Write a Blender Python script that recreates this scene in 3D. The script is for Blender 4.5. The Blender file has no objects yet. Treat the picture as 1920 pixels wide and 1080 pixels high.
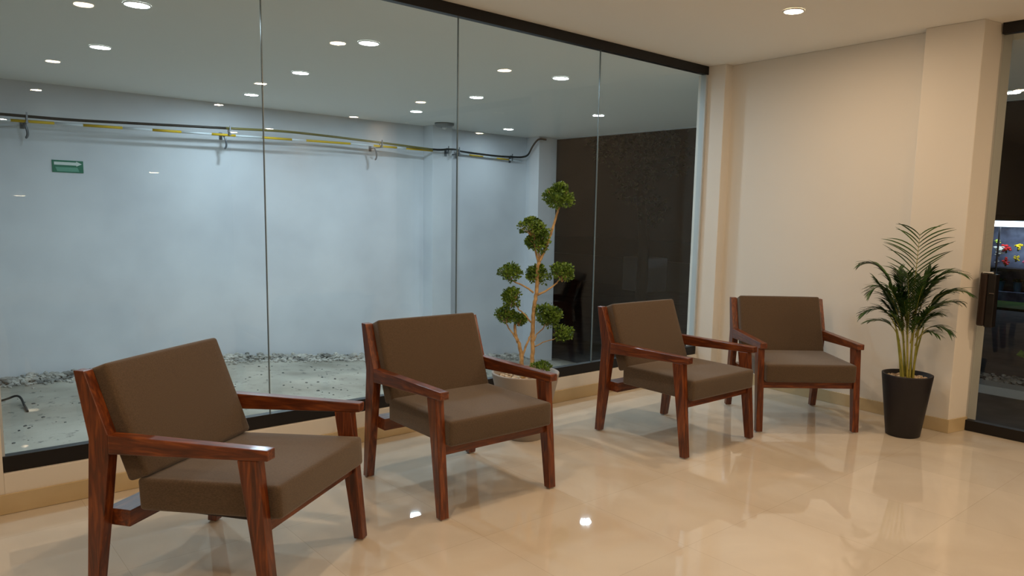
import bpy, bmesh, math, random
from mathutils import Vector, Matrix, noise
random.seed(7)
PI = math.pi
scn = bpy.context.scene
COL = scn.collection

# ------------------------------------------------------------------ camera
CH = 1.3546
yaw, pitch, roll = 0.8354769, 0.1255859, 0.0248638
f = Vector((math.cos(yaw)*math.cos(pitch), math.sin(yaw)*math.cos(pitch), -math.sin(pitch)))
r0 = Vector((math.sin(yaw), -math.cos(yaw), 0)); u0 = r0.cross(f)
r = r0*math.cos(roll) + u0*math.sin(roll)
u = -r0*math.sin(roll) + u0*math.cos(roll)
cd = bpy.data.cameras.new('camera'); cam = bpy.data.objects.new('camera', cd); COL.objects.link(cam)
M = Matrix.Identity(4)
for i, v in enumerate((r, u, -f)):
    for j in range(3): M[j][i] = v[j]
M[2][3] = CH
cam.matrix_world = M
cd.sensor_width = 36; cd.lens = 1395.104/1920*36
cd.shift_x = (960-1040.30)/1920; cd.shift_y = (577.6-540)/1920
cd.clip_start = .05; cd.clip_end = 200
scn.camera = cam
# ------------------------------------------------------------------ world, exposure
w = bpy.data.worlds.new('night'); scn.world = w; w.use_nodes = True
bg = w.node_tree.nodes['Background']; bg.inputs[0].default_value = (.9, .75, .68, 1); bg.inputs[1].default_value = .002
scn.view_settings.view_transform = 'Standard'; scn.view_settings.look = 'None'
scn.view_settings.gamma = 1; scn.view_settings.use_curve_mapping = False
scn.view_settings.exposure = 0.0
WARM = (1.0, .70, .45); COOL = (.70, .91, 1.08)
WARM_W = 10.2; COOL_W = 13.4

# ------------------------------------------------------------------ tagging helpers
def tag(o, label=None, cat=None, group=None, kind=None):
    if label: o['label'] = label
    if cat: o['category'] = cat
    if group: o['group'] = group
    if kind: o['kind'] = kind
    return o
def thing(name, label, cat, loc=(0, 0, 0), rz=0, group=None):
    o = bpy.data.objects.new(name, None); COL.objects.link(o)
    o.location = loc; o.rotation_euler = (0, 0, rz); o.empty_display_size = .1
    return tag(o, label, cat, group)
def obj(name, bm, mat, parent=None, smooth=False, bevel=0, seg=2, auto=None):
    me = bpy.data.meshes.new(name)
    bmesh.ops.recalc_face_normals(bm, faces=bm.faces[:]) if bevel != -1 else None
    bm.to_mesh(me); bm.free()
    for m in (mat if isinstance(mat, (list, tuple)) else [mat]): me.materials.append(m)
    if smooth: me.polygons.foreach_set('use_smooth', [True]*len(me.polygons))
    o = bpy.data.objects.new(name, me); COL.objects.link(o)
    if parent: o.parent = parent
    if bevel > 0:
        b = o.modifiers.new('bevel', 'BEVEL'); b.width = bevel; b.segments = seg; b.limit_method = 'ANGLE'; b.angle_limit = .6
    return o
def struct(name, bm, mat, **k):
    return tag(obj(name, bm, mat, **k), kind='structure')
def copy_tree(o, parent=None):
    c = o.copy(); COL.objects.link(c); c.parent = parent
    for ch in list(o.children): copy_tree(ch, c)
    return c

# ------------------------------------------------------------------ mesh helpers
def add_box(bm, a, b):
    x0, y0, z0 = a; x1, y1, z1 = b
    v = [bm.verts.new(p) for p in ((x0,y0,z0),(x1,y0,z0),(x1,y1,z0),(x0,y1,z0),(x0,y0,z1),(x1,y0,z1),(x1,y1,z1),(x0,y1,z1))]
    for q in ((0,3,2,1),(4,5,6,7),(0,1,5,4),(1,2,6,5),(2,3,7,6),(3,0,4,7)): bm.faces.new([v[i] for i in q])
    return v
def box(a, b):
    bm = bmesh.new(); add_box(bm, a, b); return bm
def prism(pts, lo, hi, axis='x'):
    """polygon pts (2-D) extruded along an axis"""
    bm = bmesh.new()
    def P(p, t):
        return {'x': (t, p[0], p[1]), 'y': (p[0], t, p[1]), 'z': (p[0], p[1], t)}[axis]
    A = [bm.verts.new(P(p, lo)) for p in pts]; B = [bm.verts.new(P(p, hi)) for p in pts]
    n = len(pts)
    bm.faces.new(A[::-1]); bm.faces.new(B)
    for i in range(n): bm.faces.new((A[i], A[(i+1) % n], B[(i+1) % n], B[i]))
    return bm
def add_tube(bm, pts, rad, n=8, cap=True):
    pts = [Vector(p) for p in pts]
    rads = rad if isinstance(rad, (list, tuple)) else [rad]*len(pts)
    rings = []
    ref = None
    for i, p in enumerate(pts):
        t = (pts[min(i+1, len(pts)-1)] - pts[max(i-1, 0)]).normalized()
        if ref is None:
            ref = Vector((0, 0, 1)) if abs(t.z) < .9 else Vector((1, 0, 0))
        a = (ref - t*ref.dot(t)).normalized(); ref = a
        b = t.cross(a)
        rings.append([bm.verts.new(p + (a*math.cos(2*PI*k/n) + b*math.sin(2*PI*k/n))*rads[i]) for k in range(n)])
    for i in range(len(rings)-1):
        for k in range(n):
            bm.faces.new((rings[i][k], rings[i][(k+1) % n], rings[i+1][(k+1) % n], rings[i+1][k]))
    if cap:
        bm.faces.new(rings[0][::-1]); bm.faces.new(rings[-1])
def add_lathe(bm, prof, n=48, c=(0, 0), cap=True):
    rings = []
    for (rr, z) in prof:
        rings.append([bm.verts.new((c[0]+rr*math.cos(2*PI*k/n), c[1]+rr*math.sin(2*PI*k/n), z)) for k in range(n)])
    for i in range(len(rings)-1):
        for k in range(n):
            bm.faces.new((rings[i][k], rings[i][(k+1) % n], rings[i+1][(k+1) % n], rings[i+1][k]))
    if cap:
        bm.faces.new(rings[0][::-1]); bm.faces.new(rings[-1])
def smooth_path(pts, n=8):
    P = [Vector(p) for p in pts]; P = [2*P[0]-P[1]] + P + [2*P[-1]-P[-2]]
    out = []
    for i in range(1, len(P)-2):
        for k in range(n):
            t = k/n
            out.append(.5*((2*P[i]) + (-P[i-1]+P[i+1])*t + (2*P[i-1]-5*P[i]+4*P[i+1]-P[i+2])*t*t + (-P[i-1]+3*P[i]-3*P[i+1]+P[i+2])*t**3))
    out.append(P[-2]); return out
def cushion(sx, sy, sz, rad, crown=.006, crown_side=.004, nx=20, ny=20, nz=6):
    """rounded, slightly crowned upholstered block centred on the origin"""
    bm = bmesh.new()
    def coord(i, n, s):
        return -s/2 + s*i/n
    idx = {}
    def vert(x, y, z):
        k = (round(x, 5), round(y, 5), round(z, 5))
        if k not in idx:
            p = Vector((x, y, z))
            inner = Vector((max(-sx/2+rad, min(sx/2-rad, x)), max(-sy/2+rad, min(sy/2-rad, y)), max(-sz/2+rad, min(sz/2-rad, z))))
            d = p - inner
            if d.length > 1e-9:
                # keep corners round
                p = inner + d.normalized()*min(rad, d.length if min(sum(abs(c) > 1e-9 for c in d), 2) < 2 else rad)
            ux, uy, uz = 2*x/sx, 2*y/sy, 2*z/sz
            p.z += (1 if z > 0 else -1)*crown*(1-ux**4)*(1-uy**4)*(abs(uz) > .99)
            p.y += (1 if y > 0 else -1)*crown_side*(1-ux**4)*(1-uz**2)*(abs(uy) > .99)
            p.x += (1 if x > 0 else -1)*crown_side*.5*(1-uy**4)*(1-uz**2)*(abs(ux) > .99)
            idx[k] = bm.verts.new(p)
        return idx[k]
    def lin(n, s):
        # denser near the ends so the rounding resolves
        e = [0, .25, .6, 1.0]
        L = [-s/2 + rad*t for t in e]
        m = n
        L += [-s/2+rad + (s-2*rad)*i/m for i in range(1, m)]
        L += [s/2 - rad*t for t in e[::-1]]
        return L
    X, Y, Z = lin(nx, sx), lin(ny, sy), lin(nz, sz)
    for (A, B, mk) in ((X, Y, lambda a, b, s: vert(a, b, s*sz/2)), (X, Z, lambda a, b, s: vert(a, s*sy/2, b)), (Y, Z, lambda a, b, s: vert(s*sx/2, a, b))):
        for s in (-1, 1):
            for i in range(len(A)-1):
                for j in range(len(B)-1):
                    try: bm.faces.new((mk(A[i], B[j], s), mk(A[i+1], B[j], s), mk(A[i+1], B[j+1], s), mk(A[i], B[j+1], s)))
                    except ValueError: pass
    return bm
_ico = {}
def ico(sub):
    if sub not in _ico:
        b = bmesh.new(); bmesh.ops.create_icosphere(b, subdivisions=sub, radius=1)
        b.verts.index_update()
        _ico[sub] = ([v.co.copy() for v in b.verts], [[v.index for v in fc.verts] for fc in b.faces]); b.free()
    return _ico[sub]
def add_pebble(V, F, p, s, rnd, sub=1):
    vs, fs = ico(sub); o = len(V)
    sx, sy, sz = s*rnd.uniform(.7, 1.3), s*rnd.uniform(.7, 1.3), s*rnd.uniform(.4, .75)
    a = rnd.uniform(0, PI); c, si = math.cos(a), math.sin(a)
    for v in vs:
        k = rnd.uniform(.88, 1.1)
        x, y = v.x*sx*k, v.y*sy*k
        V.append((p[0]+x*c-y*si, p[1]+x*si+y*c, p[2]+v.z*sz*k))
    for q in fs: F.append([o+i for i in q])
def raw(name, V, F, mat, parent=None, smooth=False):
    me = bpy.data.meshes.new(name); me.from_pydata(V, [], F); me.materials.append(mat); me.update()
    if smooth: me.polygons.foreach_set('use_smooth', [True]*len(me.polygons))
    o = bpy.data.objects.new(name, me); COL.objects.link(o)
    if parent: o.parent = parent
    return o

# ------------------------------------------------------------------ materials
def s2l(c):
    return tuple(((x/255)/12.92 if x/255 <= .04045 else ((x/255+.055)/1.055)**2.4) for x in c) + (1,)
def mat(name, color, rough=.6, spec=.5, metal=0, coat=0, emis=None, es=0, bump=None, var=None):
    m = bpy.data.materials.new(name); m.use_nodes = True
    nt = m.node_tree; b = nt.nodes['Principled BSDF']
    b.inputs['Base Color'].default_value = color; b.inputs['Roughness'].default_value = rough
    b.inputs['Specular IOR Level'].default_value = spec; b.inputs['Metallic'].default_value = metal
    b.inputs['Coat Weight'].default_value = coat; b.inputs['Coat Roughness'].default_value = .08
    if emis: b.inputs['Emission Color'].default_value = emis; b.inputs['Emission Strength'].default_value = es
    tc = nt.nodes.new('ShaderNodeTexCoord')
    if var:   # (scale, color2, detail)
        n = nt.nodes.new('ShaderNodeTexNoise'); n.inputs['Scale'].default_value = var[0]; n.inputs['Detail'].default_value = 6
        nt.links.new(tc.outputs['Object'], n.inputs['Vector'])
        rp = nt.nodes.new('ShaderNodeValToRGB'); rp.color_ramp.elements[0].position = .35; rp.color_ramp.elements[1].position = .65
        rp.color_ramp.elements[0].color = color; rp.color_ramp.elements[1].color = var[1]
        nt.links.new(n.outputs['Fac'], rp.inputs['Fac']); nt.links.new(rp.outputs['Color'], b.inputs['Base Color'])
    if bump:  # (scale, strength, distance)
        n = nt.nodes.new('ShaderNodeTexNoise'); n.inputs['Scale'].default_value = bump[0]; n.inputs['Detail'].default_value = 5
        nt.links.new(tc.outputs['Object'], n.inputs['Vector'])
        bp = nt.nodes.new('ShaderNodeBump'); bp.inputs['Strength'].default_value = bump[1]; bp.inputs['Distance'].default_value = bump[2]
        nt.links.new(n.outputs['Fac'], bp.inputs['Height']); nt.links.new(bp.outputs['Normal'], b.inputs['Normal'])
    return m
def wood(name, stretch):
    m = bpy.data.materials.new(name); m.use_nodes = True; nt = m.node_tree; b = nt.nodes['Principled BSDF']
    tc = nt.nodes.new('ShaderNodeTexCoord'); mp = nt.nodes.new('ShaderNodeMapping'); mp.inputs['Scale'].default_value = stretch
    oi = nt.nodes.new('ShaderNodeObjectInfo'); ad = nt.nodes.new('ShaderNodeVectorMath'); ad.operation = 'ADD'
    nt.links.new(tc.outputs['Object'], ad.inputs[0]); nt.links.new(oi.outputs['Random'], ad.inputs[1])
    nt.links.new(ad.outputs[0], mp.inputs['Vector'])
    n = nt.nodes.new('ShaderNodeTexNoise'); n.inputs['Scale'].default_value = 2.2; n.inputs['Detail'].default_value = 5; n.inputs['Distortion'].default_value = .8
    nt.links.new(mp.outputs[0], n.inputs['Vector'])
    rp = nt.nodes.new('ShaderNodeValToRGB'); e = rp.color_ramp.elements
    e[0].position = .3; e[0].color = s2l((64, 27, 9)); e[1].position = .75; e[1].color = s2l((142, 76, 32))
    k = rp.color_ramp.elements.new(.5); k.color = s2l((97, 44, 16))
    nt.links.new(n.outputs['Fac'], rp.inputs['Fac']); nt.links.new(rp.outputs['Color'], b.inputs['Base Color'])
    b.inputs['Roughness'].default_value = .35; b.inputs['Coat Weight'].default_value = .2; b.inputs['Coat Roughness'].default_value = .12
    bp = nt.nodes.new('ShaderNodeBump'); bp.inputs['Strength'].default_value = .12; bp.inputs['Distance'].default_value = .001
    nt.links.new(n.outputs['Fac'], bp.inputs['Height']); nt.links.new(bp.outputs['Normal'], b.inputs['Normal'])
    return m
WX = wood('red_brown_wood_across', (3, 28, 28)); WY = wood('red_brown_wood_along', (28, 3, 28)); WZ = wood('red_brown_wood_upright', (28, 28, 3))
def fabric_mat():
    m = bpy.data.materials.new('taupe_heathered_fabric'); m.use_nodes = True; nt = m.node_tree; b = nt.nodes['Principled BSDF']
    tc = nt.nodes.new('ShaderNodeTexCoord')
    n1 = nt.nodes.new('ShaderNodeTexNoise'); n1.inputs['Scale'].default_value = 420; n1.inputs['Detail'].default_value = 3
    mp = nt.nodes.new('ShaderNodeMapping'); mp.inputs['Scale'].default_value = (1, .3, 1)
    nt.links.new(tc.outputs['Object'], mp.inputs['Vector']); nt.links.new(mp.outputs[0], n1.inputs['Vector'])
    rp = nt.nodes.new('ShaderNodeValToRGB'); e = rp.color_ramp.elements
    e[0].position = .3; e[0].color = s2l((71, 59, 47)); e[1].position = .7; e[1].color = s2l((94, 78, 62))
    nt.links.new(n1.outputs['Fac'], rp.inputs['Fac']); nt.links.new(rp.outputs['Color'], b.inputs['Base Color'])
    b.inputs['Roughness'].default_value = .92; b.inputs['Specular IOR Level'].default_value = .15
    b.inputs['Sheen Weight'].default_value = .3; b.inputs['Sheen Roughness'].default_value = .5
    bp = nt.nodes.new('ShaderNodeBump'); bp.inputs['Strength'].default_value = .3; bp.inputs['Distance'].default_value = .0008
    nt.links.new(n1.outputs['Fac'], bp.inputs['Height']); nt.links.new(bp.outputs['Normal'], b.inputs['Normal'])
    return m
FAB = fabric_mat()
def floor_mat():
    m = bpy.data.materials.new('polished_beige_porcelain_tile'); m.use_nodes = True; nt = m.node_tree; b = nt.nodes['Principled BSDF']
    tc = nt.nodes.new('ShaderNodeTexCoord')
    br = nt.nodes.new('ShaderNodeTexBrick'); br.offset = 0; br.inputs['Scale'].default_value = 1
    br.inputs['Brick Width'].default_value = .6; br.inputs['Row Height'].default_value = .6; br.inputs['Mortar Size'].default_value = .0012
    br.inputs['Color1'].default_value = (1, 1, 1, 1); br.inputs['Color2'].default_value = (.94, .94, .94, 1); br.inputs['Mortar'].default_value = (.8, .78, .75, 1)
    nt.links.new(tc.outputs['Object'], br.inputs['Vector'])
    n = nt.nodes.new('ShaderNodeTexNoise'); n.inputs['Scale'].default_value = 1.4; n.inputs['Detail'].default_value = 7; n.inputs['Distortion'].default_value = 1.5
    nt.links.new(tc.outputs['Object'], n.inputs['Vector'])
    rp = nt.nodes.new('ShaderNodeValToRGB'); e = rp.color_ramp.elements
    e[0].position = .3; e[0].color = s2l((203, 192, 176)); e[1].position = .7; e[1].color = s2l((214, 205, 190))
    nt.links.new(n.outputs['Fac'], rp.inputs['Fac'])
    mx = nt.nodes.new('ShaderNodeMix'); mx.data_type = 'RGBA'; mx.blend_type = 'MULTIPLY'; mx.inputs['Factor'].default_value = 1
    nt.links.new(rp.outputs['Color'], mx.inputs['A']); nt.links.new(br.outputs['Color'], mx.inputs['B'])
    nt.links.new(mx.outputs['Result'], b.inputs['Base Color'])
    b.inputs['Roughness'].default_value = .022; b.inputs['Specular IOR Level'].default_value = .9
    return m
FLOOR = floor_mat()
PAINT = mat('cream_white_paint', s2l((226, 222, 214)), .55, .3, bump=(60, .05, .002))
PAINT_OUT = mat('white_exterior_paint', s2l((222, 226, 230)), .7, .25, bump=(25, .12, .004), var=(1.3, s2l((208, 212, 217))))
CEIL = mat('ceiling_paint', s2l((240, 237, 230)), .7, .2)
CEIL_OUT = mat('soffit_paint', s2l((236, 236, 230)), .8, .15)
REAR = mat('rear_wall_paint', s2l((120, 116, 110)), .8, .2)
BLACK = mat('black_powder_coated_metal', s2l((17, 13, 13)), .4, .4)
TILEB = mat('beige_skirting_tile', s2l((202, 183, 146)), .22, .5, var=(4, s2l((192, 172, 134))))
ALU = mat('pale_grey_channel', s2l((188, 196, 200)), .4, .5)
CONC = None
def ground_mat():
    m = bpy.data.materials.new('mottled_pebbled_concrete'); m.use_nodes = True; nt = m.node_tree; b = nt.nodes['Principled BSDF']
    tc = nt.nodes.new('ShaderNodeTexCoord')
    n = nt.nodes.new('ShaderNodeTexNoise'); n.inputs['Scale'].default_value = 1.6; n.inputs['Detail'].default_value = 8
    nt.links.new(tc.outputs['Object'], n.inputs['Vector'])
    rp = nt.nodes.new('ShaderNodeValToRGB'); e = rp.color_ramp.elements
    e[0].position = .3; e[0].color = s2l((140, 134, 120)); e[1].position = .7; e[1].color = s2l((186, 180, 166))
    nt.links.new(n.outputs['Fac'], rp.inputs['Fac'])
    v = nt.nodes.new('ShaderNodeTexNoise'); v.inputs['Scale'].default_value = 9; v.inputs['Detail'].default_value = 3; v.inputs['Roughness'].default_value = .75
    nt.links.new(tc.outputs['Object'], v.inputs['Vector'])
    r2 = nt.nodes.new('ShaderNodeValToRGB'); r2.color_ramp.elements[0].position = .60; r2.color_ramp.elements[1].position = .68
    r2.color_ramp.elements[0].color = (1, 1, 1, 1); r2.color_ramp.elements[1].color = (.42, .44, .46, 1)
    nt.links.new(v.outputs['Fac'], r2.inputs['Fac'])
    mx = nt.nodes.new('ShaderNodeMix'); mx.data_type = 'RGBA'; mx.blend_type = 'MULTIPLY'; mx.inputs['Factor'].default_value = 1
    nt.links.new(rp.outputs['Color'], mx.inputs['A']); nt.links.new(r2.outputs['Color'], mx.inputs['B'])
    nt.links.new(mx.outputs['Result'], b.inputs['Base Color']); b.inputs['Roughness'].default_value = .85
    return m
GROUND = ground_mat()
ASPH = mat('dark_asphalt', s2l((58, 60, 62)), .9, .2, var=(3, s2l((74, 76, 76))))
GRASS = mat('night_grass', s2l((40, 62, 28)), .9, .1, var=(8, s2l((60, 84, 38))))
def glass_mat():
    m = bpy.data.materials.new('clear_pane_glass'); m.use_nodes = True; nt = m.node_tree
    nt.nodes.remove(nt.nodes['Principled BSDF']); out = nt.nodes['Material Output']
    tr = nt.nodes.new('ShaderNodeBsdfTransparent'); tr.inputs[0].default_value = (.955, .975, .968, 1)
    gl = nt.nodes.new('ShaderNodeBsdfGlossy'); gl.inputs['Roughness'].default_value = 0
    lw = nt.nodes.new('ShaderNodeLayerWeight'); lw.inputs['Blend'].default_value = .5
    p = nt.nodes.new('ShaderNodeMath'); p.operation = 'POWER'; p.inputs[1].default_value = 5
    q = nt.nodes.new('ShaderNodeMath'); q.operation = 'MULTIPLY_ADD'; q.inputs[1].default_value = .97; q.inputs[2].default_value = .029
    nt.links.new(lw.outputs['Facing'], p.inputs[0]); nt.links.new(p.outputs[0], q.inputs[0])
    mx = nt.nodes.new('ShaderNodeMixShader'); nt.links.new(q.outputs[0], mx.inputs[0])
    nt.links.new(tr.outputs[0], mx.inputs[1]); nt.links.new(gl.outputs[0], mx.inputs[2]); nt.links.new(mx.outputs[0], out.inputs[0])
    return m
GLASS = glass_mat()
EDGE = mat('pale_green_glass_edge', s2l((150, 165, 165)), .25, .6)
SEAM = mat('clear_silicone_joint', s2l((110, 124, 130)), .2, .6)
def emat(name, col, s):
    m = bpy.data.materials.new(name); m.use_nodes = True; nt = m.node_tree
    nt.nodes.remove(nt.nodes['Principled BSDF']); e = nt.nodes.new('ShaderNodeEmission')
    e.inputs[0].default_value = (*col, 1); e.inputs[1].default_value = s
    nt.links.new(e.outputs[0], nt.nodes['Material Output'].inputs[0]); return m
WARM_E = emat('warm_lamp_diffuser', (1, .78, .5), 60); COOL_E = emat('cool_lamp_diffuser', (.85, .95, 1), 60)
TRIMW = mat('white_lamp_trim', s2l((225, 225, 222)), .4)
YEL = mat('yellow_conduit_paint', s2l((214, 178, 40)), .5, .4)
WTUBE = mat('white_conduit_paint', s2l((214, 222, 226)), .5, .4)
CABLE = mat('black_cable_rubber', s2l((34, 34, 30)), .5, .4)
CABLE2 = mat('olive_cable_rubber', s2l((110, 104, 56)), .5, .4)
BRACK = mat('dull_grey_bracket_steel', s2l((120, 124, 128)), .45, .5, metal=.6)
STONE = mat('pale_pebble_stone', s2l((200, 196, 186)), .8, .3, var=(7, s2l((120, 118, 112))))
STONE2 = mat('cream_pot_gravel', s2l((226, 208, 180)), .7, .3, var=(35, s2l((150, 124, 98))))
STONED = mat('dark_stone', s2l((78, 80, 80)), .8, .3, var=(2, s2l((120, 120, 116))))
CHAR = mat('charcoal_black_plastic', s2l((26, 22, 26)), .5, .4)
POTG = mat('matte_light_grey_pot', s2l((158, 150, 142)), .6, .3, bump=(120, .1, .0006))
BARK = mat('tan_bark', s2l((158, 132, 96)), .8, .2, var=(30, s2l((204, 176, 132))), bump=(60, .4, .002))
LEAFT = mat('boxwood_green_leaf', s2l((62, 96, 36)), .45, .4, var=(22, s2l((112, 146, 54))))
LEAFP = mat('dark_palm_green_leaf', s2l((22, 52, 20)), .4, .45, var=(9, s2l((62, 98, 36))))
STEMP = mat('yellow_green_palm_cane', s2l((120, 126, 44)), .45, .4, var=(14, s2l((168, 160, 78))))
SOIL = mat('dark_soil', s2l((50, 38, 30)), .95)
BRONZE = mat('dark_bronze_metal', s2l((44, 32, 27)), .35, .5, metal=.3)
CHROME = mat('polished_chrome', s2l((210, 210, 210)), .12, .5, metal=1)

# ------------------------------------------------------------------ room shell
YG = 3.907            # indoor face of the glass front
ZC = 2.60             # ceiling height
ZO = 2.535            # underside of the ceiling outside
XJ = .322             # where the glass starts at the left
# floor slab of the lobby
struct('floor', box((-3.2, -7.5, -.16), (5.42, YG+.10, 0)), FLOOR)
struct('ceiling', box((-3.2, -7.5, ZC), (5.42, YG+.01, ZC+.18)), CEIL)
struct('wall_left', box((-3.35, -7.5, 0), (-3.2, YG+.15, ZC)), PAINT)
struct('wall_rear', box((-3.2, -7.65, 0), (5.42, -7.5, ZC)), REAR)
struct('wall_front', box((-3.2, YG-.02, 0), (XJ, YG+.13, ZC)), PAINT)
# low curb under the glass
struct('trim_1', box((XJ, YG-.022, 0), (5.19, YG+.12, .178)), PAINT, bevel=.003)
# right wall: recessed panel between two shallow pilasters
poly = [(5.19, YG+.10), (5.19, 3.735), (5.285, 3.735), (5.188, 2.125), (5.085, 2.125), (5.085, 1.775), (5.275, 1.735), (5.47, 1.735), (5.47, YG+.10)]
struct('wall_right', prism(poly, 0, ZC, 'z'), PAINT, bevel=.004, seg=3)
struct('wall_right_rear', box((5.2, -7.5, 0), (5.45, -1.15, ZC)), PAINT)
# skirting tiles
def offs(pl, d):
    out = []
    for i, p in enumerate(pl):
        ns = []
        for a, b in ((pl[i-1] if i else None, p), (p, pl[i+1] if i < len(pl)-1 else None)):
            if a is None or b is None: continue
            t = Vector((b[0]-a[0], b[1]-a[1])).normalized(); ns.append(Vector((t.y, -t.x)))
        n = ns[0] if len(ns) == 1 else (ns[0]+ns[1]).normalized()
        k = 1 if len(ns) == 1 else 1/max(.3, n.dot(ns[0]))
        out.append((p[0]+n.x*d*k, p[1]+n.y*d*k))
    return out
wl = [(XJ-.6, YG-.022), (5.178, YG-.022), (5.178, YG-.023)]
struct('baseboard_front', box((-3.2, YG-.034, .001), (5.178, YG-.021, .089)), TILEB, bevel=.0015)
path = [(5.19, YG-.034), (5.19, 3.735), (5.285, 3.735), (5.188, 2.125), (5.085, 2.125), (5.085, 1.775), (5.275, 1.735)]
inner = offs(path, -.0005); outer = offs(path, .012)
bm = bmesh.new()
for sgn in (1,):
    o2 = offs(path, .012)
    # decide the side facing the room (smaller x)
    if o2[0][0] > 5.19: o2 = offs(path, -.012)
    n = len(path)
    A = [bm.verts.new((p[0], p[1], .001)) for p in path]; B = [bm.verts.new((p[0], p[1], .089)) for p in path]
    Cc = [bm.verts.new((p[0], p[1], .001)) for p in o2]; D = [bm.verts.new((p[0], p[1], .089)) for p in o2]
    for i in range(n-1):
        bm.faces.new((A[i], A[i+1], B[i+1], B[i])); bm.faces.new((Cc[i], D[i], D[i+1], Cc[i+1]))
        bm.faces.new((B[i], B[i+1], D[i+1], D[i])); bm.faces.new((A[i], Cc[i], Cc[i+1], A[i+1]))
    bm.faces.new((A[0], B[0], D[0], Cc[0])); bm.faces.new((A[-1], Cc[-1], D[-1], B[-1]))
struct('baseboard_right', bm, TILEB)
# ---------------------------------------------- glass front
win = thing('window_1', None, None); win['kind'] = 'structure'
obj('bottom_track', box((XJ, YG-.004, .1785), (5.19, YG+.045, .250)), BLACK, win, bevel=.002)
obj('top_track', box((XJ, YG-.004, 2.532), (5.19, YG+.045, 2.5995)), BLACK, win, bevel=.002)
seams = [1.494, 2.695, 3.930]
xs = [XJ+.002] + seams + [5.165]
for a, b in zip(xs[:-1], xs[1:]):
    obj('glass_pane', box((a+.002, YG+.010, .2495), (b-.002, YG+.020, 2.5325)), GLASS, win)
for s in seams:
    obj('glass_joint', box((s-.002, YG+.0095, .2495), (s+.002, YG+.0205, 2.5325)), SEAM, win)
obj('side_channel', box((5.166, YG+.0, .2505), (5.1895, YG+.056, 2.5315)), ALU, win, bevel=.001)
obj('side_channel', box((XJ+.0005, YG+.0, .2505), (XJ+.012, YG+.045, 2.5315)), ALU, win, bevel=.001)
# ---------------------------------------------- glazed door on the right
door = thing('door_1', None, None); door['kind'] = 'structure'
obj('bottom_rail', box((5.25, -1.15, .003), (5.30, 1.728, .072)), BLACK, door, bevel=.002)
obj('top_rail', box((5.25, -1.15, 2.533), (5.30, 1.728, 2.5995)), BLACK, door, bevel=.002)
obj('glass_pane', box((5.268, -1.149, .0715), (5.278, .4, 2.5335)), GLASS, door)
obj('glass_pane', box((5.268, .404, .0715), (5.278, 1.722, 2.5335)), GLASS, door)
lk = thing('door_lock', 'dark bronze lock housing with a rounded top on the glass door edge', 'lock', (5.22, 1.658, .71))
bm = bmesh.new(); add_box(bm, (-.03, -.0, 0), (.0475, .045, .345)); obj('housing', bm, BRONZE, lk, bevel=.012, seg=4)
bm = bmesh.new(); add_box(bm, (-.022, -.048, -.004), (.0475, .001, .335)); obj('cover_plate', bm, BLACK, lk, bevel=.006, seg=3)
bm = bmesh.new(); add_box(bm, (-.030, -.034, .335), (.02, .034, .350)); obj('cap', bm, CHROME, lk, bevel=.008, seg=3)
bm = bmesh.new(); add_box(bm, (-.034, -.046, .212), (-.020, -.018, .218)); obj('latch', bm, CHROME, lk)

# ------------------------------------------------------------------ downlights
def downlight(x, y, z, warm, label, group, rad=.06, name='ceiling_light', base=[None, None]):
    k = 0 if warm else 1
    rad = .056 if warm else .068
    if base[k] is None:
        t = thing(name, label, 'ceiling light', (x, y, z), 0, group)
        bm = bmesh.new(); add_lathe(bm, [(rad+.008, -.0005), (rad+.008, -.004), (rad, -.008), (rad-.002, -.004), (rad-.002, -.0005)], 40, cap=False)
        obj('trim_ring', bm, TRIMW, t, smooth=False)
        bm = bmesh.new(); add_lathe(bm, [(rad-.002, -.0005), (rad-.002, -.006), (.002, -.0065)], 40)
        obj('diffuser', bm, WARM_E if warm else COOL_E, t)
        L = bpy.data.lights.new('lamp', 'AREA'); L.shape = 'DISK'; L.size = 2*rad-.008; L.energy = WARM_W if warm else COOL_W
        L.color = WARM if warm else COOL
        lo = bpy.data.objects.new('lamp', L); COL.objects.link(lo); lo.parent = t; lo.location = (0, 0, -.0095)
        base[k] = t; return t
    t = copy_tree(base[k]); t.location = (x, y, z); tag(t, label, 'ceiling light', group); return t
G1, G2 = 'warm downlights in the lobby ceiling', 'cool downlights in the ceiling outside the glass'
downlight(4.15, 2.52, ZC, True, 'round warm downlight in the cream ceiling above the right-hand chairs', G1)
wl = [(2.65, 2.4), (1.04, 2.19), (1.23, -.26), (2.95, .05), (4.7, .26), (1.39, -2.46), (3.2, -1.98), (4.85, -1.68), (4.7, -4.24), (4.53, -5.36), (1.49, -6.54), (-.7, 2.1), (-.6, -.3), (-.5, -2.6)]
words = ['reflected at top centre beside the biggest cool lamp', 'reflected at the upper left edge of the glass', 'reflected at far left, second below the top edge', 'reflected on the first glass seam from the left',
 'reflected right of centre above the wall column', 'reflected at far left just above the cable', 'reflected left of the first glass seam below the others', 'reflected over the white wall left of the column',
 'reflected right of the first seam just above the cable', 'reflected over the second cable bracket', 'reflected at the left frame edge on the cable', 'over the left side of the lobby, near the glass', 'over the left side of the lobby, second from the glass', 'over the left side of the lobby, third from the glass']
for (x, y), wd in zip(wl, words): downlight(x, y, ZC, True, 'warm lobby downlight ' + wd, G1)
downlight(6.75, -1.40, ZO, True, 'warm downlight under the soffit outside the glass door', 'warm downlights outside')
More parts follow.
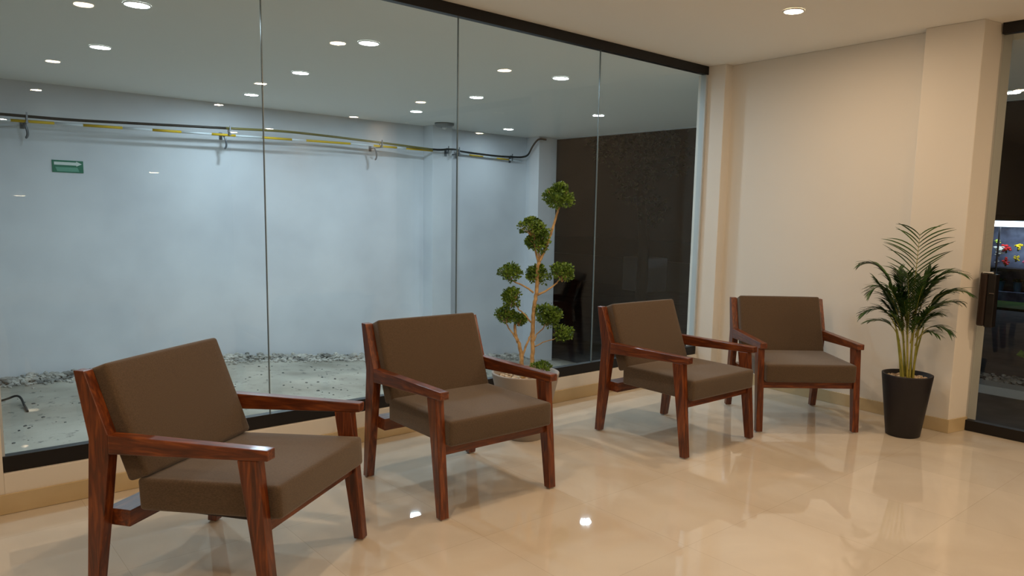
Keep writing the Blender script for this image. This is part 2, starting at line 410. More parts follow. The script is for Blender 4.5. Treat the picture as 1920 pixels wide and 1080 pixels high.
cl = [(1.22, 5.13, 'nearest and leftmost, at the top edge of the view'), (1.33, 6.71, 'at far left above the green arrow sign'), (2.83, 6.54, 'just right of the first glass seam'), (3.01, 8.21, 'just left of the first glass seam near the wall'),
 (2.67, 5.00, 'largest one left of the second glass seam'), (4.85, 7.92, 'smallest one left of the wall column'), (4.66, 6.44, 'just right of the second glass seam'), (4.49, 4.96, 'left of the third glass seam, bright and large'),
 (6.43, 6.42, 'on the third glass seam'), (6.70, 8.48, 'farthest one, above the drooping cable'), (7.58, 2.37, 'seen through the glass door at the right edge')]
for x, y, wd in cl:
    d = downlight(x, y, ZO, False, 'cool white downlight outside, ' + wd, G2)
    if 'farthest' in wd:      # this lamp shines more weakly than its neighbours
        for c in d.children:
            if c.type == 'LIGHT': c.data = c.data.copy(); c.data.energy = 4.0
# pendants at the back of the lobby (seen only as reflections in the glass)
def pendant(x, y, z, label):
    t = thing('pendant_lamp', label, 'lamp', (x, y, z), 0, 'pendant lamps at the back of the lobby')
    bm = bmesh.new(); add_tube(bm, [(0, 0, .06), (0, 0, ZC-z-.02)], .002, 6); obj('cord', bm, TRIMW, t)
    bm = bmesh.new(); add_lathe(bm, [(.07, 0), (.068, .01), (.03, .045), (.008, .07)], 24); obj('shade', bm, TRIMW, t, smooth=True)
    bm = bmesh.new(); add_lathe(bm, [(.062, -.003), (.062, -.0005)], 24); obj('bulb', bm, WARM_E, t)
    bm = bmesh.new(); add_lathe(bm, [(.04, ZC-z-.02), (.04, ZC-z-.0005)], 24); obj('canopy', bm, TRIMW, t)
pendant(2.938, -3.99, 1.80, 'slim white pendant lamp reflected between sign and first seam')
pendant(1.347, -3.99, 1.42, 'low white pendant lamp reflected at far left below the sign')

# ------------------------------------------------------------------ covered yard outside
YW = 9.20
def gz(x):
    return -.47 if x < 3.03 else (-.47 - .107*(x-3.03) if x < 7.8 else max(-1.11, -.98-.2*(x-7.8)))
bm = bmesh.new(); cols = [-8, 0, 2.6, 3.03, 3.8, 5, 6.5, 7.8, 8.1, 8.5]; rows = [-8, -2, 0, 2, 3.4, YG+.10, 6, 8, YW+.1]
grid = {}
for i, x in enumerate(cols):
    for j, y in enumerate(rows): grid[i, j] = bm.verts.new((x, y, gz(x)-(.0 if True else 0)))
for i in range(len(cols)-1):
    for j in range(len(rows)-1):
        if cols[i+1] <= 5 and rows[j+1] <= YG+.101: continue
        bm.faces.new((grid[i, j], grid[i+1, j], grid[i+1, j+1], grid[i, j+1]))
struct('floor_outdoor', bm, GROUND)
struct('ceiling_outdoor', box((-8, YG+.046, ZO), (8.01, YW, ZC+.2)), CEIL_OUT)
struct('ceiling_soffit', box((5.48, -8, ZO), (8.01, YG+.045, ZC+.2)), CEIL_OUT)
struct('wall_far', box((-8, YW, -1.3), (8.01, YW+.2, ZC+.2)), PAINT_OUT)
struct('wall_column', box((5.75, YW-.24, -1.2), (6.07, YW+.01, ZO)), PAINT_OUT, bevel=.004)
struct('wall_end_column', box((7.64, YW-.30, -1.2), (8.01, YW+.01, ZO)), PAINT_OUT, bevel=.004)
struct('wall_foundation', box((-3.3, YG+.05, -1.25), (5.46, YG+.095, -.02)), PAINT_OUT)
struct('wall_foundation_right', box((5.30, -8, -1.25), (5.46, YG+.05, -.02)), PAINT_OUT)
struct('trim_2', box((8.0, -8, ZO-.012), (8.035, YW+.2, ZC+.22)), ALU)

# electrical cable and striped conduit on the far wall
def yy(): return YW-.25
cab = [(-1.422, 2.156), (0.910, 2.165), (1.450, 2.168), (2.048, 2.190), (2.967, 2.226), (3.773, 2.251), (4.920, 2.223), (5.688, 2.194), (5.953, 2.215), (6.295, 2.221), (6.797, 2.204), (7.205, 2.205), (7.375, 2.227), (7.470, 2.317), (7.556, 2.459), (7.641, 2.502), (7.793, 2.504)]
t = thing('wall_cable', 'black and olive cable on the far wall, rising in an S at its end', 'cable', (0, 0, 0))
def cable_y(x): return YW-.30 if x < 5.6 else YW-.33
pt = [(x, cable_y(x), z) for x, z in cab if x < 6.1]
pt += [(6.10, YW-.30, 2.222), (6.22, YW-.16, 2.225), (6.40, YW-.08, 2.222), (6.7, YW-.07, 2.212), (7.0, YW-.07, 2.205), (7.3, YW-.07, 2.212), (7.48, YW-.08, 2.222), (7.56, YW-.13, 2.26), (7.55, YW-.24, 2.37), (7.56, YW-.33, 2.46), (7.62, YW-.345, 2.495), (7.74, YW-.345, 2.495)]
pt = smooth_path(pt, 6)
i1 = next(i for i, p in enumerate(pt) if p.x > 2.85); i2 = next(i for i, p in enumerate(pt) if p.x > 5.64)
for sl, m in ((pt[:i1+1], CABLE), (pt[i1:i2+1], CABLE2), (pt[i2:], CABLE)):
    bm = bmesh.new(); add_tube(bm, sl, .014, 8); obj('cable_run', bm, m, t, smooth=True)
t = thing('striped_conduit', 'straight conduit striped yellow and white just below the wall cable', 'conduit', (0, 0, 0))
tz = lambda x: 2.118 + (x-.95)*.0175 if x < 4.36 else 2.178+(x-4.36)*.003
brk = [-0.569, 0.986, 1.337, 1.583, 1.934, 2.218, 2.503, 2.82, 3.081, 3.384, 3.739, 3.919, 4.502, 4.825, 5.167, 5.309, 5.726]
for i in range(len(brk)-1):
    a, b = brk[i], brk[i+1]
    yel = i % 2 == 1
    bm = bmesh.new(); add_tube(bm, [(a, YW-.27, tz(a)), (b, YW-.27, tz(b))], .014 if yel else .012, 8)
    obj('yellow_section' if yel else 'white_section', bm, YEL if yel else WTUBE, t, smooth=True)
for a, b, yel in ((6.16, 6.37, 0), (6.37, 6.62, 1), (6.62, 6.87, 0), (6.87, 7.11, 1), (7.11, 7.35, 0)):
    bm = bmesh.new(); add_tube(bm, [(a*1.02, YW-.05, 2.195-(a-6.16)*.03), (b*1.02, YW-.05, 2.195-(b-6.16)*.03)], .010, 8); obj('yellow_section' if yel else 'white_section', bm, YEL if yel else WTUBE, t, smooth=True)
# brackets
br_l = ['on the wall at far left above the arrow sign', 'on the wall left of the first glass seam', 'on the wall between first and second seams', 'on the front of the wall column', 'on the edge of the wall column', 'just right of the wall column', 'at the low point of the drooping cable']
for (x, z, yb), wd in zip(((1.109, 2.147, YW), (3.005, 2.199, YW), (4.920, 2.203, YW), (5.953, 2.203, YW-.25), (6.134, 2.203, YW), (6.314, 2.203, YW), (7.300, 2.203, YW)), br_l):
    t = thing('cable_bracket', 'small grey steel bracket ' + wd, 'bracket', (x, yb, z), 0, 'brackets holding the wall cable')
    yl = -(yb - (YW-.33)) if x < 6.2 else -.07
    bm = bmesh.new(); add_box(bm, (-.012, yl, -.045), (.012, -.0005, -.035)); obj('arm', bm, BRACK, t)
    bm = bmesh.new(); add_box(bm, (-.02, -.006, -.08), (.02, -.0005, .0)); obj('wall_plate', bm, BRACK, t, bevel=.002)
    bm = bmesh.new(); add_tube(bm, [(0, yl+.04+.028*math.cos(a), -.0+.028*math.sin(a)) for a in [k*PI/6 for k in range(13)]], .006, 6, cap=False); obj('clamp_ring', bm, BRACK, t)
    bm = bmesh.new(); add_box(bm, (-.007, yl-.003, -.05), (.007, yl+.003, .055)); obj('stirrup', bm, BRACK, t)
# hanging strap pieces with shadow
for x, z, wd in ((1.09, 2.108, 'under the leftmost cable bracket'), (2.958, 2.146, 'left of the first glass seam'), (4.854, 2.146, 'between the first and second glass seams')):
    t = thing('hanging_strap', 'short dark strap end hanging from the conduit ' + wd, 'strap', (x, YW-.245, z-.02), 0, 'strap ends on the conduit')
    V = []; bm = bmesh.new(); add_tube(bm, smooth_path([(0, 0, .03), (.02, -.01, -.03), (.028, .0, -.09), (.012, .01, -.13)], 4), [.012]*12+[.005], 6); obj('strap_loop', bm, BRACK, t)
# green arrow sign
GREEN = mat('green_sign_face', s2l((16, 112, 84)), .4); GREENL = mat('pale_green_sign_panel', s2l((96, 160, 138)), .4); SWHITE = mat('white_sign_print', s2l((214, 226, 222)), .4)
t = thing('direction_sign', 'small green safety sign with a white arrow pointing right, on the far white wall', 'sign', (1.474, YW-.001, 1.718))
obj('panel', box((-.138, -.006, -.062), (.138, 0, .062)), GREEN, t, bevel=.001)
bm = prism([(-.12, .014), (.075, .014), (.075, .004), (.125, .029), (.075, .054), (.075, .044), (-.12, .044)], -.008, -.0062, 'y'); obj('arrow', bm, SWHITE, t)
bm = prism([(-.095, -.05), (.1, -.05), (.085, -.008), (-.11, -.008)], -.0075, -.0062, 'y'); obj('text_band', bm, GREENL, t)
# round soffit vent near the column
t = thing('smoke_detector', 'low round grey fixture on the outdoor ceiling above the wall column', 'ceiling fixture', (5.74, 8.66, ZO))
bm = bmesh.new(); add_lathe(bm, [(.13, -.001), (.13, -.03), (.10, -.05), (.04, -.055)], 32); obj('body', bm, mat('grey_plastic', s2l((140, 142, 142)), .5), t, smooth=True)
bm = bmesh.new(); add_lathe(bm, [(.03, -.054), (.028, -.075), (.01, -.082)], 20); obj('sensor', bm, TRIMW, t, smooth=True)
# pebbles along the base of the wall (uncountable)
rnd = random.Random(3); V, F = [], []
for i in range(3200):
    x = rnd.uniform(-1.5, 7.6); d = min(.5, .02 + abs(rnd.gauss(0, .13)))
    if 5.68 < x < 6.12: d += .26
    if x > 7.55: d += .32
    s = rnd.uniform(.012, .032)*(1.25 if d < .1 else 1)
    add_pebble(V, F, (x, YW-.04-d, gz(x)+s*.3+max(0, .06-d*.3)*rnd.random()), s, rnd)
tag(raw('pebble_strip', V, F, STONE), 'strip of loose pale pebbles along the foot of the far white wall', 'pebbles', kind='stuff')
V, F = [], []
for i in range(520):
    x = rnd.uniform(-1, 7.3); y = rnd.uniform(YG+.25, YW-.62); s = rnd.uniform(.005, .016)
    add_pebble(V, F, (x, y, gz(x)+s*.2), s, rnd)
tag(raw('scattered_stones', V, F, STONED), 'dark little stones scattered over the mottled ground outside the glass', 'pebbles', kind='stuff')
bm = bmesh.new(); add_tube(bm, smooth_path([(.19, 8.10, -.44), (.66, 8.13, -.43), (.815, 8.13, -.40), (.84, 7.92, -.45), (.84, 7.73, -.46)], 5), .010, 6)
tag(obj('bent_wire', bm, CABLE), 'thin bent dark wire lying on the ground at the far left', 'wire')
# ------------------------------------------------------------------ night street
struct('floor_street', box((8.5, -40, -1.3), (60, 60, -1.11)), ASPH)
tag(obj('grass_verge', box((24.3, -10, -1.109), (26.5, 14, -1.04)), GRASS), 'dark strip of grass in front of the flower stall', 'grass', kind='stuff')
tag(obj('curb', box((11.9, -6, -1.11), (12.3, 8.4, -.98)), mat('pale_curb_concrete', s2l((176, 176, 170)), .8), bevel=.01), 'pale curb beyond the glass door', 'curb')
V, F = [], []
for i in range(1500):
    s = rnd.uniform(.02, .05); add_pebble(V, F, (rnd.uniform(12.35, 13.6), rnd.uniform(-.5, 6), -1.11+s*.3), s, rnd)
tag(raw('gravel_bed', V, F, STONE), 'pale gravel bed behind the curb beyond the glass door', 'gravel', kind='stuff')
tag(obj('boundary_wall', box((19.5, 14, -1.11), (19.8, 30, -.15)), mat('weathered_low_wall', s2l((120, 120, 118)), .9)), 'low dim wall across the dark street', 'wall')
tag(obj('concrete_block', box((18.4, 15.9, -1.11), (19.4, 17.0, -.0)), mat('pale_block_paint', s2l((225, 230, 235)), .7), bevel=.03), 'pale box standing in the dark street behind the third glass seam', 'box')
# street tree
def leaf_quads(V, F, c, s, rnd, n=None):
    a = rnd.uniform(0, 2*PI); e = rnd.uniform(-1, 1)
    d = Vector((math.cos(a)*math.cos(e), math.sin(a)*math.cos(e), math.sin(e)))
    if n is not None: d = (d + n*1.1).normalized()
    sd = d.cross(Vector((rnd.uniform(-1, 1), rnd.uniform(-1, 1), rnd.uniform(-1, 1)))).normalized()*s*.34
    up = d.cross(sd).normalized()*s*.12
    o = len(V); c = Vector(c)
    V += [tuple(c), tuple(c+d*s*.5+sd+up), tuple(c+d*s), tuple(c+d*s*.5-sd+up), tuple(c+d*s*.5)]
    F += [[o, o+1, o+4], [o+1, o+2, o+4], [o, o+4, o+3], [o+4, o+2, o+3]]
t = thing('street_tree', 'tall leafy tree in the dark beyond the end of the covered yard', 'tree', (13.2, 11.6, -1.11))
bm = bmesh.new(); add_tube(bm, smooth_path([(0, 0, 0), (.1, .05, 1.6), (.0, .1, 3), (.1, .2, 4.4)], 4), [.16-.008*i for i in range(13)], 10); obj('trunk', bm, mat('dark_tree_bark', s2l((46, 38, 30)), .9), t, smooth=True)
V, F = [], []
for c, rr, n in (((.2, .3, 4.4), .85, 420), ((-.3, .9, 4.2), .6, 240), ((-.1, -.6, 3.9), .7, 260), ((-.3, .1, 3.2), .55, 170), ((-.2, -.4, 2.6), .4, 80)):
    for i in range(n):
        v = Vector((rnd.gauss(0, 1), rnd.gauss(0, 1), rnd.gauss(0, 1))).normalized()*rr*rnd.uniform(.55, 1)
        leaf_quads(V, F, Vector(c)+v, rnd.uniform(.08, .14), rnd)
raw('crown', V, F, mat('dark_tree_leaf', s2l((40, 52, 22)), .6), t)
# flower stall
t = thing('flower_stall', 'lit flower stall across the street, seen through the glass door', 'stall', (27, 7.4, -1.11))
KB = mat('blue_grey_stall_panel', s2l((120, 134, 160)), .6, var=(3, s2l((70, 80, 104)))); KD = mat('dark_stall_frame', s2l((40, 44, 54)), .6)
obj('back_panel', box((.9, -5, .0), (1.0, 2, 2.45)), KB, t); obj('counter', box((.0, -5, 0), (.9, 2, .32)), KB, t)
obj('canopy', box((-.4, -5, 2.62), (1.0, 2, 2.8)), KD, t)
obj('shelf', box((.1, -5, 1.04), (.9, 2, 1.08)), KD, t)
for y in (-2.6, -.6, .98): obj('post', box((-.02, y, 0), (.03, y+.05, 2.6)), KD, t)
obj('light_bar', box((-.3, -4.9, 2.42), (-.15, 1.6, 2.60)), emat('stall_tube_glow', (.75, .88, 1), 5), t)
L = bpy.data.lights.new('lamp', 'AREA'); L.shape = 'RECTANGLE'; L.size = .2; L.size_y = 6; L.energy = 55; L.color = (.7, .82, 1)
lo = bpy.data.objects.new('lamp', L); COL.objects.link(lo); lo.parent = t; lo.location = (.1, -1.7, 2.4)
FL = {k: mat(k+'_petals', s2l(c), .6) for k, c in dict(white=(236, 240, 225), yellow=(240, 214, 30), red=(214, 28, 30), pink=(214, 90, 130), lime=(190, 214, 90)).items()}
for k, y, z, n, rr, wd in (('white', 1.08, 1.62, 26, .17, 'white bouquet nearest the door jamb in the lit stall'), ('lime', 1.14, 1.95, 14, .10, 'pale lime bouquet above the white one in the stall'), ('red', .86, 1.74, 20, .16, 'upper red bouquet in the stall'), ('yellow', .52, 1.80, 18, .14, 'upper yellow bouquet right of the red one'),
                        ('yellow', .55, 1.42, 14, .11, 'lower yellow bouquet under the upper yellow one'), ('red', .84, 1.30, 20, .15, 'lower red bouquet above the stall shelf'), ('pink', .24, 1.30, 16, .15, 'pink bouquet above the stall shelf, right of the red one'), ('white', 1.10, 1.27, 8, .08, 'small white bouquet above the stall shelf')):
    b = thing('flower_bouquet', wd, 'flowers', (27.35, 7.4+y, -1.11+z), 0, 'bouquets in the flower stall')
    V, F = [], []
    for i in range(n):
        v = Vector([max(-.85, min(.85, rnd.gauss(0, .5))) for _ in range(3)])*rr*.85; add_pebble(V, F, v, rr*.34, rnd)
    raw('blossoms', V, F, FL[k], b)
    bm = bmesh.new(); add_tube(bm, [(0, 0, -rr*.2), (0, 0, -(rr+.02))], [.02, .03], 6); obj('stems', bm, GRASS, b)
for (y, z), wd in zip(((-.1, .34), (.42, .34), (.94, .34), (1.46, .34)), ('farthest from the door jamb', 'third from the door jamb', 'second from the door jamb', 'nearest the door jamb')):
    b = thing('flower_bucket', 'dim blue flower bucket on the stall counter, '+wd, 'bucket', (27.35, 7.4+y, -1.11+z-.0195), 0, 'buckets on the stall counter')
    bm = bmesh.new(); add_lathe(bm, [(.10, 0), (.14, .32), (.13, .32), (.09, .02)], 16); obj('pail', bm, mat('blue_pail', s2l((90, 130, 150)), .5), b)
    V, F = [], []
    for i in range(40): leaf_quads(V, F, (rnd.gauss(0, .06), rnd.gauss(0, .06),   .34), .11, rnd, Vector((0, 0, .6)))
    raw('greenery', V, F, LEAFP, b)
b = thing('garden_shrub', 'small upright yellow-green shrub in the gravel at the right edge', 'plant', (12.6, 3.05, -1.11))
bm = bmesh.new(); add_tube(bm, [(0, 0, 0), (.02, 0, .9)], [.07, .04], 8); obj('trunk', bm, STEMP, b)
V, F = [], []
for i in range(240): leaf_quads(V, F, (rnd.gauss(0, .12), rnd.gauss(0, .12), rnd.uniform(.5, 1.2)), .2, rnd, Vector((0, 0, .5)))
raw('foliage', V, F, LEAFT, b)

# ------------------------------------------------------------------ armchairs
HW = .336
def make_chair(label, loc, rz):
    t = thing('armchair', label, 'armchair', loc, rz, 'taupe lounge chairs with red-brown wooden arms')
    oy = .31   # shifts the fitted frame so that the base sits mid-chair
    sh = lambda pts: [(y+oy, z) for y, z in pts]
    for s in (-1, 1):
        xo, xi = s*HW, s*(HW-.042)
        lo, hi = min(xo, xi), max(xo, xi)
        fl = obj('leg', prism(sh([(-.003, .006), (.037, .006), (-.012, .541), (-.085, .537)]), lo, hi), WZ, t, bevel=.003)
        obj('foot_glide', box((lo+.008, oy+.004, 0), (hi-.008, oy+.030, .007)), CHROME, fl)
        rl = obj('leg', prism(sh([(-.690, .006), (-.650, .006), (-.612, .25), (-.576, .500), (-.576, .578), (-.658, .792), (-.699, .792), (-.652, .56)]), lo, hi), WZ, t, bevel=.003)
        obj('foot_glide', box((lo+.008, oy-.684, 0), (hi-.008, oy-.657, .007)), CHROME, rl)
        obj('armrest', prism(sh([(-.5755, .579), (.027, .579), (.027, .543), (-.012, .541), (-.5755, .511)]), lo-.002 if s > 0 else lo-.001, hi+.001 if s > 0 else hi+.002), WY, t, bevel=.004)
    X = HW-.041
    obj('front_rail', prism(sh([(-.048, .283), (-.006, .283), (-.010, .330), (-.052, .330)]), -X, X), WX, t, bevel=.002)
    obj('rear_rail', prism(sh([(-.640, .268), (-.540, .268), (-.536, .328), (-.636, .328)]), -X, X), WX, t, bevel=.002)
    obj('seat_panel', box((-X+.08, oy-.532, .312), (X-.08, oy-.056, .3275)), CHAR, t)
    obj('back_rail', prism(sh([(-.690, .705), (-.676, .705), (-.694, .765), (-.708, .765)]), -X, X), WX, t, bevel=.002)
    obj('back_rail', prism(sh([(-.626, .50), (-.612, .50), (-.628, .56), (-.642, .56)]), -X, X), WX, t, bevel=.002)
    # seat cushion
    ys0, ys1, z0, z1 = -.505, .042, .3290, .444
    c = obj('seat_cushion', cushion(2*X-.004, ys1-ys0, z1-z0, .014, .004, .002), FAB, t, smooth=True)
    c.location = (0, oy+(ys0+ys1)/2, (z0+z1)/2+.001)
    # back cushion: leans more than the posts
    top = Vector((0, -.612, .815)); bot = Vector((0, -.463, .432)); th = .085
    d = top-bot; L = d.length; up = d.normalized(); nrm = Vector((0, up.z, -up.y))  # faces forward
    ctr = (top+bot)/2 - nrm*th/2
    c = obj('back_cushion', cushion(2*X-.006, th, L, .014, .002, .005, 20, 6, 16), FAB, t, smooth=True)
    c.location = (ctr.x, ctr.y+oy, ctr.z)
    c.rotation_euler = (math.atan2(-up.y, up.z), 0, 0)
    return t
fit = [(1.1276, 2.5347, -.94722, 'taupe armchair nearest the camera, at the left of the row'), (2.0785, 2.6696, -1.58007, 'taupe armchair second from the left, in front of the grey potted topiary'),
       (3.6111, 2.5319, -1.58145, 'taupe armchair third from the left, seen against the dark end of the glass'), (4.3551, 2.3715, -2.24763, 'taupe armchair farthest right, beside the potted palm')]
proto = None
for x, y, a, lab in fit:
    rz = a-PI/2; c, s = math.cos(a), math.sin(a)
    loc = (x-.31*c, y-.31*s, 0)
    if proto is None: proto = make_chair(lab, loc, rz)
    else:
        o = copy_tree(proto); o.location = loc; o.rotation_euler = (0, 0, rz); o['label'] = lab

# the seat of the nearest chair sags a little towards the back
for c in proto.children:
    if c.name.startswith('seat_cushion'): c.rotation_euler = (.050, 0, 0); c.location.z -= .0125
    elif c.name.startswith('seat_panel'): c.location.z -= .031; 
    elif c.name.startswith('rear_rail'): c.location.z -= .026

# ------------------------------------------------------------------ potted topiary
TP = Vector((2.845, 3.395, 0)); vd = Vector((TP.x, TP.y, 0)).normalized(); lat = Vector((vd.y, -vd.x, 0))
t = thing('potted_topiary', 'tall cloud-pruned topiary tree in a light grey pot behind the second armchair', 'potted plant', tuple(TP))
bm = bmesh.new(); add_lathe(bm, [(.112, .0), (.118, .004), (.205, .395), (.205, .402), (.192, .402), (.186, .35), (.17, .33)], 64)
obj('pot', bm, POTG, t, smooth=False)
t.children[0].data.polygons.foreach_set('use_smooth', [len(p.vertices) == 4 for p in t.children[0].data.polygons])
V, F = [], []
for i in range(420):
    a = rnd.uniform(0, 2*PI); q = math.sqrt(rnd.random())*.172; s = rnd.uniform(.008, .016)
    add_pebble(V, F, (q*math.cos(a), q*math.sin(a), .352+rnd.uniform(0, .014)), s, rnd)
tag(raw('pot_gravel', V, F, STONE2, t), kind='stuff')
KX, KZ = 1/308.6, 1/312.0
def tp(px, py, d=0.):
    # local position in the tree's own upright plane (offset d towards the back)
    z = .359 + (713-py)*KZ
    k = 1
    return lat*((px-984-(z-.4)*13)*KX) + vd*d + Vector((0, 0, z))
def br(pts, r0, r1, name='branch'):
    P = smooth_path([tp(*p) for p in pts], 5); n = len(P)
    P = [p + Vector((rnd.gauss(0, .0015), rnd.gauss(0, .0015), 0)) for p in P]
    bm = bmesh.new(); add_tube(bm, P, [r0+(r1-r0)*i/(n-1) for i in range(n)], 8); obj(name, bm, BARK, t, smooth=True)
br([(994, 716, .0), (997, 677, 0), (998, 640, .0), (1000, 607, 0), (1003, 572, 0), (1008, 545, 0), (1010, 507, 0), (1013, 488, 0)], .0135, .0105, 'trunk')
br([(979, 716, -.03), (977, 681, -.02), (974, 650, -.01), (967, 631, 0), (966, 608, 0)], .014, .008, 'trunk')
br([(1012, 492, 0), (1022, 473, 0), (1034, 444, .01), (1042, 420, .01), (1051, 392, .01)], .010, .006)
br([(1012, 490, 0), (1007, 470, -.01), (1006, 450, -.02), (1004, 432, -.02)], .008, .004)
br([(1014, 488, 0), (1014, 472, 0), (1016, 458, 0)], .006, .003)
br([(1030, 452, .01), (1040, 430, .0), (1030, 430, 0)], .003, .0015)
br([(1003, 549, 0), (985, 537, 0), (964, 527, 0), (958, 515, 0)], .006, .003)
br([(1009, 553, 0), (1024, 546, .01), (1040, 535, .02), (1053, 522, .02)], .007, .004)
br([(979, 670, -.02), (986, 648, -.02), (994, 631, 0), (999, 618, 0)], .007, .005)
br([(996, 605, 0), (985, 590, -.02), (974, 579, -.03), (965, 566, -.03)], .005, .003)
br([(971, 642, -.01), (962, 626, -.02), (951, 609, -.02), (950, 597, -.02)], .005, .003)
br([(1001, 640, 0), (1007, 627, .01), (1018, 617, .02), (1026, 600, .02)], .0045, .003)
br([(1002, 651, 0), (1022, 642, .02), (1040, 637, .03), (1052, 628, .03)], .004, .002)
def ball(px, py, rx, ry, d, n):
    c = tp(px, py, d); rx *= KX*1.08; ry *= KZ*1.08
    V, F = [], []
    # clumpy outline: a few lobes
    lobes = [(Vector((0, 0, 0)), .72)]
    for i in range(9):
        v = Vector((rnd.gauss(0, 1), rnd.gauss(0, 1), rnd.gauss(0, .8))).normalized(); lobes.append((v*.55, rnd.uniform(.34, .5)))
    for i in range(int(n*1.7)):
        lc, lr = rnd.choice(lobes)
        v = Vector((rnd.gauss(0, 1), rnd.gauss(0, 1), rnd.gauss(0, 1)+.25)).normalized()
        q = lc + v*lr*rnd.uniform(.6, 1.05)
        p = c + Vector((q.x*rx, q.y*rx, q.z*ry))
        leaf_quads(V, F, p, rnd.uniform(.014, .023), rnd, (v+Vector((0, 0, .4))).normalized())
    fo = raw('foliage', V, F, LEAFT, t)
    bm = bmesh.new()
    for i in range(8):
        v = Vector((rnd.gauss(0, 1), rnd.gauss(0, 1), rnd.uniform(-.1, 1))).normalized()
        add_tube(bm, [c+Vector((0, 0, -ry*.8)), c+Vector((v.x*rx*.5, v.y*rx*.5, v.z*ry*.4-.2*ry)), c+Vector((v.x*rx*.85, v.y*rx*.85, v.z*ry*.85))], [.0022, .0016, .0008], 5)
    obj('twigs', bm, BARK, fo)
for b_ in ((1053, 372, 29, 25, .01, 900), (1003, 429, 27, 19, -.02, 700), (1014, 452, 26, 21, .0, 700), (959, 513, 23, 17, 0, 420), (1013, 517, 22, 21, .05, 560), (1056, 511, 22, 20, .02, 520),
           (962, 560, 20, 19, -.03, 480), (950, 592, 19, 18, -.02, 420), (974, 601, 14, 14, 0, 260), (1027, 589, 26, 26, .02, 800), (1055, 625, 20, 15, .03, 360), (1012, 687, 20, 10, -.05, 220)):
    ball(*b_)

# ------------------------------------------------------------------ potted palm
PP = Vector((4.81, 1.945, 0)); pv = Vector((PP.x, PP.y, 0)).normalized(); pl = Vector((pv.y, -pv.x, 0))
t = thing('potted_palm', 'green areca palm in a tall charcoal pot beside the glass door', 'potted plant', tuple(PP))
bm = bmesh.new(); add_lathe(bm, [(.098, 0), (.103, .004), (.152, .392), (.152, .400), (.142, .400), (.138, .36), (.12, .35)], 64)
p_ = obj('pot', bm, CHAR, t); p_.data.polygons.foreach_set('use_smooth', [len(q.vertices) == 4 for q in p_.data.polygons])
V, F = [], []
for i in range(360):
    a = rnd.uniform(0, 2*PI); q = math.sqrt(rnd.random())*.126; s = rnd.uniform(.007, .014)
    add_pebble(V, F, (q*math.cos(a), q*math.sin(a), .364+rnd.uniform(0, .012)), s, rnd)
tag(raw('pot_gravel', V, F, STONE2, t), kind='stuff')
def pp(px, py, d=0.):
    z = .332 + (720-py)/294.7
    return pl*((px-1696.5-(z)*19)/291.) + pv*d + Vector((0, 0, z))
def frond(base, ctrl, tip, n=20, ll=.17, stem_r=.0045, start=.28, side_hint=None, wide=1.):
    B, C_, T_ = [Vector(q) for q in (base, ctrl, tip)]
    pts = [(1-k)**2*B + 2*k*(1-k)*C_ + k*k*T_ for k in [i/24 for i in range(25)]]
    V, F = [], []
    bm = bmesh.new(); add_tube(bm, pts, [stem_r*(1-.8*i/24) for i in range(25)], 6)
    st = obj('frond', bm, STEMP, t, smooth=True)
    for i in range(n):
        k = start + (1-start)*(i+.3)/n
        j = min(int(k*24), 23); p = pts[j].lerp(pts[j+1], k*24-j); tg = (pts[j+1]-pts[j]).normalized()
        side = tg.cross(Vector((0, 0, 1))) if side_hint is None else side_hint.copy()
        if side.length < .15: side = tg.cross(pv)
        side.normalize(); side = (side - tg*side.dot(tg)).normalized()
        prof = math.sin(PI*min(1, (.22+.78*(k-start)/(1-start))))**.5
        for sg in (-1, 1):
            le = ll*(.5+.6*prof)*rnd.uniform(.8, 1.12)
            fw = rnd.uniform(.9, 1.35) if side_hint is None else rnd.uniform(.75, .95)
            d = (tg*fw + side*sg + Vector((0, 0, rnd.uniform(.0, .35)))).normalized()
            w0 = rnd.uniform(.0042, .0062)*wide; q = p.copy(); segs = 7; o0 = len(V); dr = rnd.uniform(.06, .15)
            for m in range(segs+1):
                ww = w0*math.sin(PI*min(.97, .12+.86*m/segs))**.7 if m < segs else .0004
                wv = d.cross(Vector((0, 0, 1)))
                wv = wv.normalized() if wv.length > .05 else side
                nv = wv.cross(d).normalized()
                if side_hint is not None: wv, nv = nv, wv
                V += [tuple(q-wv*ww+nv*ww*.35), tuple(q), tuple(q+wv*ww+nv*ww*.35)]
                if m:
                    a = o0+3*(m-1); b = a+3
                    F += [[a, a+1, b+1, b], [a+1, a+2, b+2, b+1]]
                q = q + d*(le/segs); d = (d + Vector((0, 0, -dr))).normalized()
    raw('leaflets', V, F, LEAFP, st, smooth=True)
def cane(px0, py0, px1, py1, d0, d1, r_=.008):
    bm = bmesh.new(); P = smooth_path([pp(px0, 712, d0), pp((px0*.6+px1*.4), (712+py1)/2, (d0+d1)/2), pp(px1, py1, d1)], 6)
    add_tube(bm, P, [r_*(1-.5*i/(len(P)-1)) for i in range(len(P))], 8); obj('cane', bm, STEMP, t, smooth=True)
for a in ((1694, 0, 1682, 600, -.02, -.03), (1699, 0, 1694, 590, .02, .03), (1704, 0, 1702, 580, -.03, -.02), (1709, 0, 1712, 585, .02, .02), (1713, 0, 1724, 595, 0, -.02), (1701, 0, 1690, 570, .0, .0), (1707, 0, 1718, 570, -.02, .03), (1697, 0, 1686, 615, -.03, -.06), (1711, 0, 1730, 610, .01, .04)):
    cane(*a)
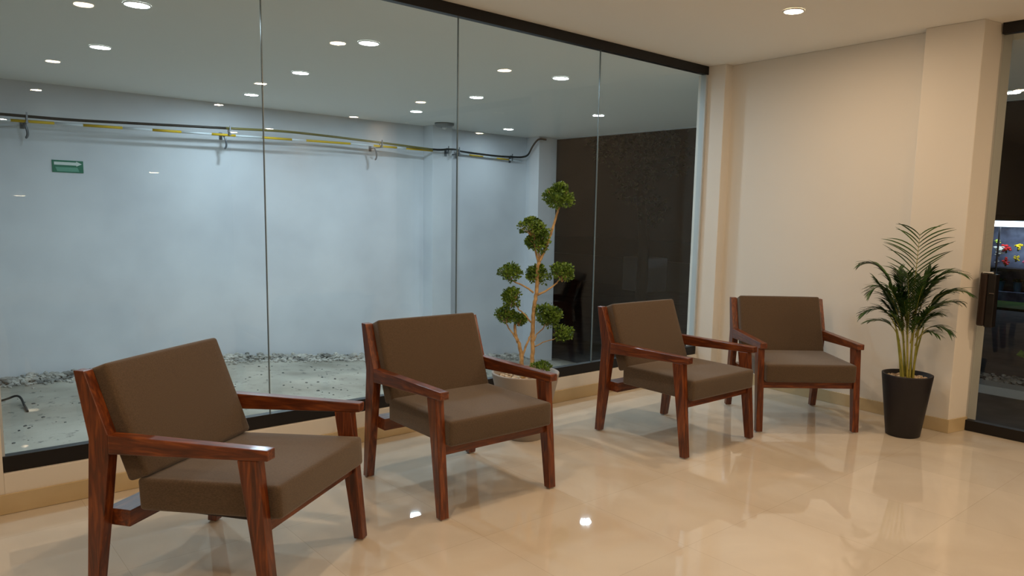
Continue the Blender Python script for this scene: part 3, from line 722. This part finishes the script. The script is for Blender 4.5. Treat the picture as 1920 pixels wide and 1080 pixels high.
Fp = [((1711, 580, 0), (1716, 500, 0), (1722, 436, .0), 14, .225, pl, .22, .75),
 ((1694, 590, 0), (1665, 480, .02), (1625, 500, .02), 20, .12, None, .3, 1.),
 ((1690, 600, -.03), (1668, 515, -.05), (1642, 548, -.07), 17, .13, None, .3, 1.),
 ((1686, 620, -.04), (1668, 560, -.06), (1630, 590, -.08), 17, .12, None, .35, 1.),
 ((1690, 640, 0), (1678, 595, .02), (1640, 608, .04), 13, .11, None, .4, 1.),
 ((1720, 590, 0), (1742, 492, .0), (1790, 508, -.02), 20, .13, None, .3, 1.),
 ((1722, 600, -.02), (1752, 525, -.05), (1798, 540, -.08), 18, .13, None, .3, 1.),
 ((1722, 610, .03), (1745, 560, .04), (1786, 560, .04), 16, .12, None, .3, 1.),
 ((1720, 635, .0), (1738, 592, -.03), (1770, 612, -.05), 13, .11, None, .45, 1.),
 ((1716, 645, -.02), (1728, 608, -.05), (1750, 618, -.08), 11, .10, None, .45, 1.),
 ((1700, 600, .0), (1690, 540, .0), (1686, 508, .02), 18, .13, None, .15, 1.2),
 ((1712, 600, .0), (1730, 535, .02), (1740, 506, .03), 18, .13, None, .15, 1.2),
 ((1705, 600, -.02), (1706, 545, -.05), (1702, 510, -.08), 18, .13, None, .15, 1.2),
 ((1712, 610, -.03), (1720, 555, -.08), (1728, 530, -.13), 18, .13, None, .15, 1.2),
 ((1698, 610, -.03), (1688, 560, -.08), (1672, 535, -.13), 18, .13, None, .15, 1.2),
 ((1702, 625, -.03), (1702, 585, -.08), (1698, 560, -.15), 16, .12, None, .15, 1.2),
 ((1716, 625, -.03), (1730, 585, -.07), (1746, 568, -.13), 16, .12, None, .2, 1.2),
 ((1704, 600, .02), (1699, 545, .05), (1694, 520, .09), 18, .12, None, .2, 1.),
 ((1712, 600, .02), (1720, 545, .05), (1726, 520, .09), 18, .12, None, .2, 1.),
 ((1690, 620, .0), (1678, 570, .03), (1662, 555, .06), 16, .12, None, .25, 1.),
 ((1703, 620, .0), (1708, 560, -.03), (1714, 518, -.04), 18, .13, None, .15, 1.2),
 ((1698, 640, -.04), (1690, 600, -.07), (1676, 585, -.11), 14, .11, None, .25, 1.1),
 ((1708, 640, -.04), (1716, 600, -.07), (1726, 590, -.11), 14, .11, None, .25, 1.1),
 ((1700, 600, -.02), (1694, 550, -.03), (1690, 548, -.05), 16, .11, None, .1, 1.1),
 ((1712, 590, -.02), (1730, 540, -.03), (1756, 520, -.05), 18, .13, None, .2, 1.1),
 ((1694, 615, -.02), (1672, 560, -.02), (1650, 528, -.03), 17, .13, None, .2, 1.1),
 ((1718, 615, .0), (1744, 560, .0), (1768, 545, .0), 17, .13, None, .2, 1.1),
 ((1704, 630, -.05), (1704, 600, -.08), (1706, 575, -.12), 15, .12, None, .1, 1.2),
 ((1696, 630, -.02), (1682, 590, -.02), (1664, 570, -.03), 15, .12, None, .2, 1.1),
 ((1716, 630, -.02), (1732, 590, -.02), (1752, 585, -.03), 15, .12, None, .2, 1.1)]
for b0, c0, t0, n, ll, hint, st, wd_ in Fp:
    frond(pp(*b0), pp(*c0), pp(*t0), n, ll, .004, st, hint, wd_)
